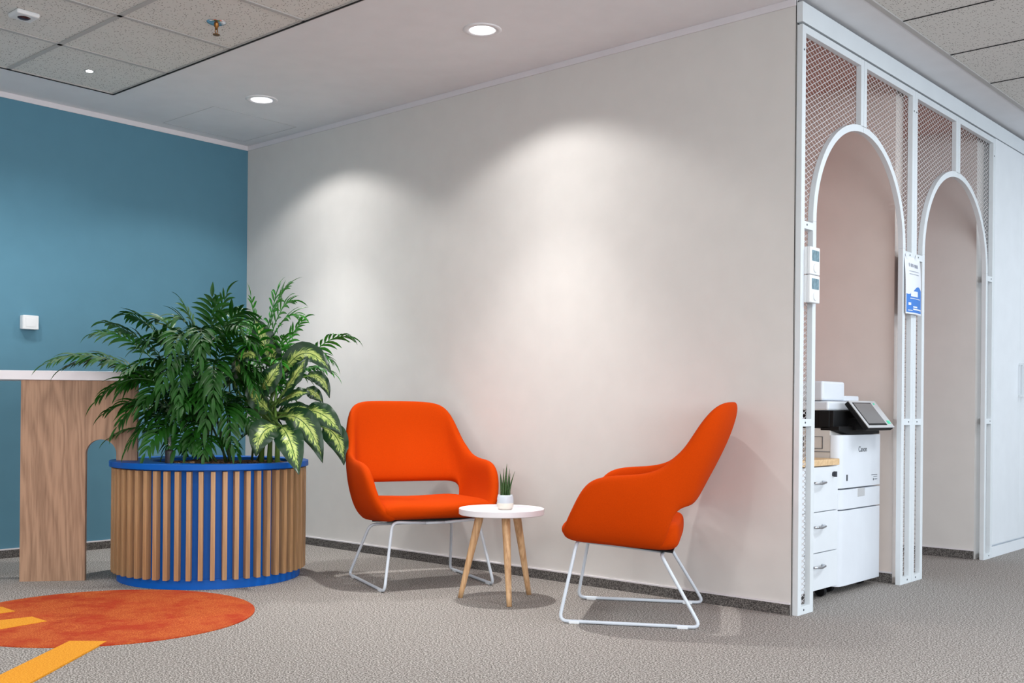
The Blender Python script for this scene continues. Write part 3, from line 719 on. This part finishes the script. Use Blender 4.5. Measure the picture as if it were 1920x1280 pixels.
# ---------------------------------------------------------------- pedestal and printer inside the niche
t = thing('drawer_pedestal', 'white three drawer pedestal with a light wood top beside the printer', 'cabinet', (4.0, .385, 0))
MB().box(-.5, -.02, -.215, .215, .05, .622).obj('body', M_lam, t)
MB().box(-.52, .004, -.228, .228, .627, .657).obj('top', wood_mat('light oak top', srgb(206, 170, 126), srgb(228, 196, 152), st=(3, 9, 9)), t, bevel=.002)
zz = [(.052, .222), (.226, .412), (.416, .622)]
for i, (a, b) in enumerate(zz):
    d = MB().box(-.02, 0, -.22, .22, a, b).obj('drawer', M_lam, t, bevel=.0015)
    hz = a+(b-a)*.66
    MB().tube(rounded_path([(-.001, -.055, hz), (.022, -.052, hz), (.028, .0, hz-.004), (.022, .052, hz), (-.001, .055, hz)], .012), .006, 8).obj('handle', M_chrome, d, smooth=True)
MB().tube([(-.001, .165, .585), (.006, .165, .585)], .011, 16).box(.005, .02, .162, .168, .572, .598).obj('lock', M_ink, t)
for (cx, cy) in ((-.05, -.18), (-.05, .15), (-.45, -.18), (-.45, .18)):
    w_ = MB().tube([(cx-.0, cy-.012, .026), (cx, cy+.012, .026)], .025, 16); w_.box(cx-.012, cx+.012, cy-.01, cy+.01, .03, .052); w_.obj('caster', M_black, t)

PX = 4.0; PYa, PYb = .622, 1.108
t = thing('printer', 'large white office printer with tilted touch screen standing in the niche', 'printer', (PX, PYa, 0))
Wd = PYb-PYa
def front(z0, z1, x0=-.05, x1=0):
    pts = [(x0, .0), (-.045, 0), (-.02, .006), (-.006, .02), (0, .05), (0, Wd-.012), (-.004, Wd-.003), (x0, Wd)]
    return MB().prism(pts, 2, z0, z1)
MB().box(-.62, -.05, .002, Wd-.002, .05, .80).obj('body', M_print_shade, t, bevel=.004)
front(.037, .402).obj('lower_cabinet_door', M_print, t, bevel=.002)
front(.408, .503).obj('paper_drawer', M_print, t, bevel=.002)
front(.510, .768).obj('front_door', M_print, t, bevel=.002)
MB().box(-.01, .0015, .205, .29, .462, .504).obj('drawer_grip', M_silver, t, bevel=.002)
g = MB(); g.box(-.30, -.299, -.0005, .003, .555, .7)
for a in ((-.30, -.05, .685, .6875), (-.30, -.05, .625, .627), (-.19, -.188, .70, .76), (-.09, -.088, .70, .76), (-.19, -.09, .70, .702), (-.19, -.09, .758, .76), (-.26, -.15, .735, .737), (-.16, -.158, .69, .735)):
    g.box(a[0], a[1], -.0012, .003, a[2], a[3])
g.obj('side_panel_lines', M_ink, t)
# dark output bay
g = MB(); g.box(-.60, -.035, .004, Wd-.05, .80, .886); g.prism([(.0, .80), (.0, .885), (.36, .885), (.47, .80)], 0, -.11, -.055)
g.prism([(.0, .79), (.12, .770), (Wd-.01, .770), (Wd-.01, .782), (Wd-.03, .81), (.0, .81)], 0, -.10, -.004)
g.obj('output_bay', M_black, t, bevel=.003)
MB().box(-.60, -.06, .0, Wd-.01, .885, .932).obj('scanner', M_print, t, bevel=.012, bseg=4)
MB().box(-.58, -.09, .0, .25, .935, 1.03).obj('document_feeder', M_print, t, bevel=.012, bseg=4)
MB().box(-.56, -.10, .18, .44, .935, .962).obj('document_tray', M_print, t, bevel=.006, bseg=3)
MB().box(-.35, -.30, .245, .275, .995, 1.003).obj('tray_lever', M_black, t)
# control panel : tilted slab
A = Vector((-.006, .105, .937)); Bv = Vector((.100, .105, .806))
ax = (Bv-A); L_ = ax.length; ax.normalize(); nz = Vector((-ax.z, 0, ax.x)); nz = nz if nz.x > 0 else -nz
Mx = Matrix(((ax.x, 0, nz.x, A.x), (0, 1, 0, A.y), (ax.z, 0, nz.z, A.z), (0, 0, 0, 1)))
cp = MB().box(0, L_, 0, .31, -.006, 0, M=Mx).obj('control_panel', M_silver, t, bevel=.002)
MB().box(.0, L_, .0, .31, -.03, -.0062, M=Mx).obj('panel_back', M_black, cp, bevel=.006)
MB().box(.014, L_-.014, .02, .235, .0, .0012, M=Mx).obj('bezel', M_black, cp)
MB().box(.02, L_-.024, .026, .229, .001, .0022, M=Mx).obj('display', M_screen, cp)
MB().box(L_-.04, L_-.022, .262, .29, .0, .003, M=Mx).box(.018, .026, .26, .27, 0, .003, M=Mx).obj('button', M_green, cp)
MB().box(-.10, .01, .16, .37, .79, .85).obj('panel_arm', M_black, t, bevel=.004)
Mt = Matrix(((0, 0, 1, .0006), (1, 0, 0, .262), (0, 1, 0, .695), (0, 0, 0, 1)))
text('lettering', 'Canon', .038, M_ink, t, Mt, .0004)
g = MB(); g.box(0, .001, .075, .09, .545, .575); g.box(0, .001, .37, .44, .562, .565); g.box(0, .001, .395, .44, .553, .5555); g.box(0, .001, .39, .397, .535, .546); g.box(0, .001, .405, .44, .539, .542)
g.obj('sticker', M_ink, t)
MB().box(.0, .0008, -.0, .0005, 0, .0005)
for (cx, cy) in ((-.08, .06), (-.08, Wd-.07), (-.5, .06), (-.5, Wd-.07)):
    MB().tube([(cx, cy-.015, .026), (cx, cy+.015, .026)], .025, 16).box(cx-.02, cx+.02, cy-.02, cy+.02, .03, .06).obj('caster', M_black, t)

# ---------------------------------------------------------------- thermostats and notice on the screens
def thermostat(z0, label):
    t = thing('thermostat', label, 'thermostat', (XP, .032, z0), 0, 'thermostats on the screen')
    h = .118; w = .092
    MB().box(0, .013, .0, w, 0, h).obj('back_plate', M_therm, t, bevel=.002)
    MB().box(.0135, .029, -.001, w+.001, -.001, h+.001).obj('cover', M_therm, t, bevel=.004, bseg=3)
    MB().box(.0288, .030, .016, w-.010, .058, .104).obj('display', M_lcd, t)
    MB().tube([(.028, w*.52, .028), (.033, w*.52, .028)], .019, 28).obj('dial', M_therm, t, bevel=.001)
    return t
thermostat(1.474, 'upper of two white thermostats fixed to the first screen')
thermostat(1.352, 'lower of two white thermostats fixed to the first screen')
t = thing('notice', 'white and blue paper notice taped where the two screens meet', 'notice', (XP+.0003, 1.135, 1.385))
def nx(u): return .010+.010*math.sin(PI*u)          # gentle bow of the sheet
pw, ph = .205, .295
def sheet(mb, poly_fn, off, mi=0, nu=16, nv=1):
    pass
vs = []; fs = []; nu, nv = 16, 10
for s in (0, 1):
    for i in range(nu+1):
        for j in range(nv+1): vs.append((nx(i/nu)*(1-(j/nv)**4)+s*.0006, pw*i/nu, ph*j/nv))
R_ = (nu+1)*(nv+1)
for i in range(nu):
    for j in range(nv):
        q = i*(nv+1)+j; fs += [(q, q+1, q+nv+2, q+nv+1), (R_+q, R_+q+nv+1, R_+q+nv+2, R_+q+1)]
for i in range(nu):
    for j in (0, nv): q = i*(nv+1)+j; fs.append((q, q+nv+1, q+nv+1+R_, q+R_))
for j in range(nv):
    for i in (0, nu): q = i*(nv+1)+j; fs.append((q, q+1, q+1+R_, q+R_))
MB().add(vs, fs).obj('sheet', M_paper, t)
def X(u, z): return nx(u)*(1-(z/ph)**4)
vs = []; fs = []
top = lambda u: .118+.030*math.sin((u-.35)*PI*1.6) if u > .1 else .105
for i in range(nu+1):
    u = .03+.94*i/nu; tz = min(.150, .122+.022*math.sin((u-.42)*PI*1.7))
    for j in range(5):
        z = .008+(tz-.008)*j/4; vs.append((X(u, z)+.0012, pw*u, z))
for i in range(nu):
    for j in range(4): q = i*5+j; fs.append((q, q+1, q+6, q+5))
MB().add(vs, fs).obj('blue_print', M_pblue, t)
def bar(mb, u0, u1, z0, z1):
    n = 8; vs = []; fs = []
    for i in range(n+1):
        u = u0+(u1-u0)*i/n
        for z in (z0, z1): vs.append((X(u, z)+.0018, pw*u, z))
    for i in range(n): fs.append((2*i, 2*i+1, 2*i+3, 2*i+2))
    mb.add(vs, fs)
g = MB(); bar(g, .22, .26, .243, .262); bar(g, .32, .38, .243, .26); bar(g, .41, .48, .243, .26); bar(g, .54, .60, .241, .259); bar(g, .62, .69, .241, .259); bar(g, .71, .78, .241, .259)
bar(g, .2, .8, .219, .222); bar(g, .2, .8, .204, .207); g.obj('printed_lines', mat('grey ink', srgb(150, 154, 166), .6), t)
g = MB(); bar(g, .2, .85, .078, .081); bar(g, .12, .25, .044, .058); bar(g, .36, .62, .034, .041); bar(g, .36, .92, .022, .029); bar(g, .1, .33, .016, .020); bar(g, .24, .66, .090, .118)
g.obj('white_print', M_paper, t)

for (ty, tz, an) in ((.035, .283, .5), (.15, .283, -.5)):
    MB().box(.002, .003, -.012, .012, -.03, .03, M=Matrix.Translation((.0004, ty, tz)) @ Matrix.Rotation(an, 4, 'X')).obj('tape', M_paper, t)
# ---------------------------------------------------------------- carpet inlays
RC = (1.981, -2.035); RR = .612
n = 128
tag(MB().prism([(RR*math.cos(2*PI*k/n), RR*math.sin(2*PI*k/n)) for k in range(n)], 2, 0.0, .004).obj('carpet_inlay', M_rug, loc=(RC[0], RC[1], 0)), 'round orange carpet inlay set in the grey floor', 'carpet')
def strip(pts, label, z=.0065, z0=.0):
    tag(MB().prism(pts, 2, z0, z).obj('carpet_strip', M_yellow), label, 'carpet', 'yellow carpet strips')
strip([(2.372, -2.375), (2.475, -2.284), (3.30, -3.25), (3.19, -3.35)], 'yellow carpet strip running from the orange circle towards the front', .0055)
strip([(1.80, -2.40), (1.822, -2.268), (1.955, -2.268), (1.985, -2.50), (1.98, -2.62), (1.80, -2.62)], 'wider pointed yellow carpet patch inside the orange circle', .0055, .0041)
strip([(1.50, -2.30), (1.518, -2.262), (1.655, -2.265), (1.66, -2.36), (1.66, -2.44), (1.5, -2.44)], 'yellow carpet patch nearest the oak panel inside the orange circle', .0055, .0041)

# ---------------------------------------------------------------- lights
def area(name, loc, rot, sx, sy, e, col, spread=PI):
    l = bpy.data.lights.new(name, 'AREA'); l.shape = 'RECTANGLE'; l.size = sx; l.size_y = sy; l.energy = e; l.color = col; l.spread = spread
    o = bpy.data.objects.new(name, l); C.objects.link(o); o.location = loc; o.rotation_euler = rot; return o
def spot(name, loc, e, col, ang, blend, r=.03, rot=(0, 0, 0)):
    l = bpy.data.lights.new(name, 'SPOT'); l.energy = e; l.color = col; l.spot_size = math.radians(ang); l.spot_blend = blend; l.shadow_soft_size = r
    o = bpy.data.objects.new(name, l); C.objects.link(o); o.location = loc; o.rotation_euler = rot; return o
WARM = (1, .98, .95)
for i, x in enumerate(LX):
    spot('downlight_beam', (x, LY, H+.012), 25, WARM, 128, .35, .028)
    spot('downlight_narrow_beam', (x, LY, H+.012), 126, WARM, 74, 1, .028)
    spot('downlight_core_beam', (x, LY, H+.012), 42, WARM, 104, 1, .028)
    spot('reflector_glow', (x, LY, H+.085), 1.2, (1, 1, 1), 170, .5, .01)
spot('led_beam', (.735, -1.5, H-.012), 22, (.92, .97, 1), 130, .8, .012)
spot('downlight_beam', (.86, -2.2, H-.006), 66, WARM, 128, .75, .03)
for (x, y) in ((2.77, -2.5), (4.55, -2.5), (2.77, -4.4), (6.3, -2.5)):
    spot('ceiling_beam', (x, y, H-.01), 42, (1, .985, .97), 140, 1, .03)
for (x, y, e) in ((5.7, .6, 36), (5.7, 3.6, 30), (6.6, -1.4, 22)):  # unseen area lights added to brighten the niches and screens from above
    area('added_corridor_fill', (x, y, H-.01), (0, 0, 0), .6, 1.2, e, (.88, .94, 1.0))
# daylight through the right hand windows
for i, y in enumerate((-6.95, -3.05, .95, 4.95)):
    area('window_daylight', (10.98, y, 1.5), (0, PI/2, 0), 1.8, 3.6, (170, 140, 85, 85)[i], ((.92, .96, 1.0), (.90, .95, 1.0), (.74, .87, 1.0), (.74, .87, 1.0))[i])
# soft ambient fill added under the unseen office ceiling, without fixtures
for (x, y) in ((4.5, -5.5), (7.5, -5.5), (4.5, -8), (1.5, -5.5), (7.5, -2.5)):
    area('added_room_fill', (x, y, H-.02), (0, 0, 0), 1.2, .6, 54, (1, .985, .985))
# ---------------------------------------------------------------- world, camera, view
w = bpy.data.worlds.new('World'); bpy.context.scene.world = w; w.use_nodes = True
w.node_tree.nodes['Background'].inputs[0].default_value = (.75, .87, 1, 1); w.node_tree.nodes['Background'].inputs[1].default_value = 1.0
f_px = 1996.33; yaw = .7275; roll = .0089; py = 766.45
cam = bpy.data.cameras.new('camera'); co = bpy.data.objects.new('camera', cam); C.objects.link(co)
cam.sensor_fit = 'HORIZONTAL'; cam.sensor_width = 36; cam.lens = f_px/1920*36; cam.shift_y = (py-640)/1920; cam.clip_start = .05
Fv = Vector((-math.sin(yaw), math.cos(yaw), 0)); Rv = Vector((math.cos(yaw), math.sin(yaw), 0)); Uv = Vector((0, 0, 1))
rx = Rv*math.cos(roll)+Uv*math.sin(roll); ux = -Rv*math.sin(roll)+Uv*math.cos(roll)
co.matrix_world = Matrix(((rx.x, ux.x, -Fv.x, 6.2209), (rx.y, ux.y, -Fv.y, -4.2393), (rx.z, ux.z, -Fv.z, .88), (0, 0, 0, 1)))
sc = bpy.context.scene; sc.camera = co
sc.view_settings.view_transform = 'Standard'; sc.view_settings.look = 'None'; sc.view_settings.exposure = 0; sc.view_settings.gamma = 1
sc.view_settings.use_curve_mapping = False
sc.cycles.use_denoising = True; sc.cycles.max_bounces = 8; sc.cycles.diffuse_bounces = 5; sc.cycles.glossy_bounces = 3
sc.cycles.transmission_bounces = 4; sc.cycles.caustics_reflective = False; sc.cycles.caustics_refractive = False; sc.cycles.sample_clamp_indirect = 6
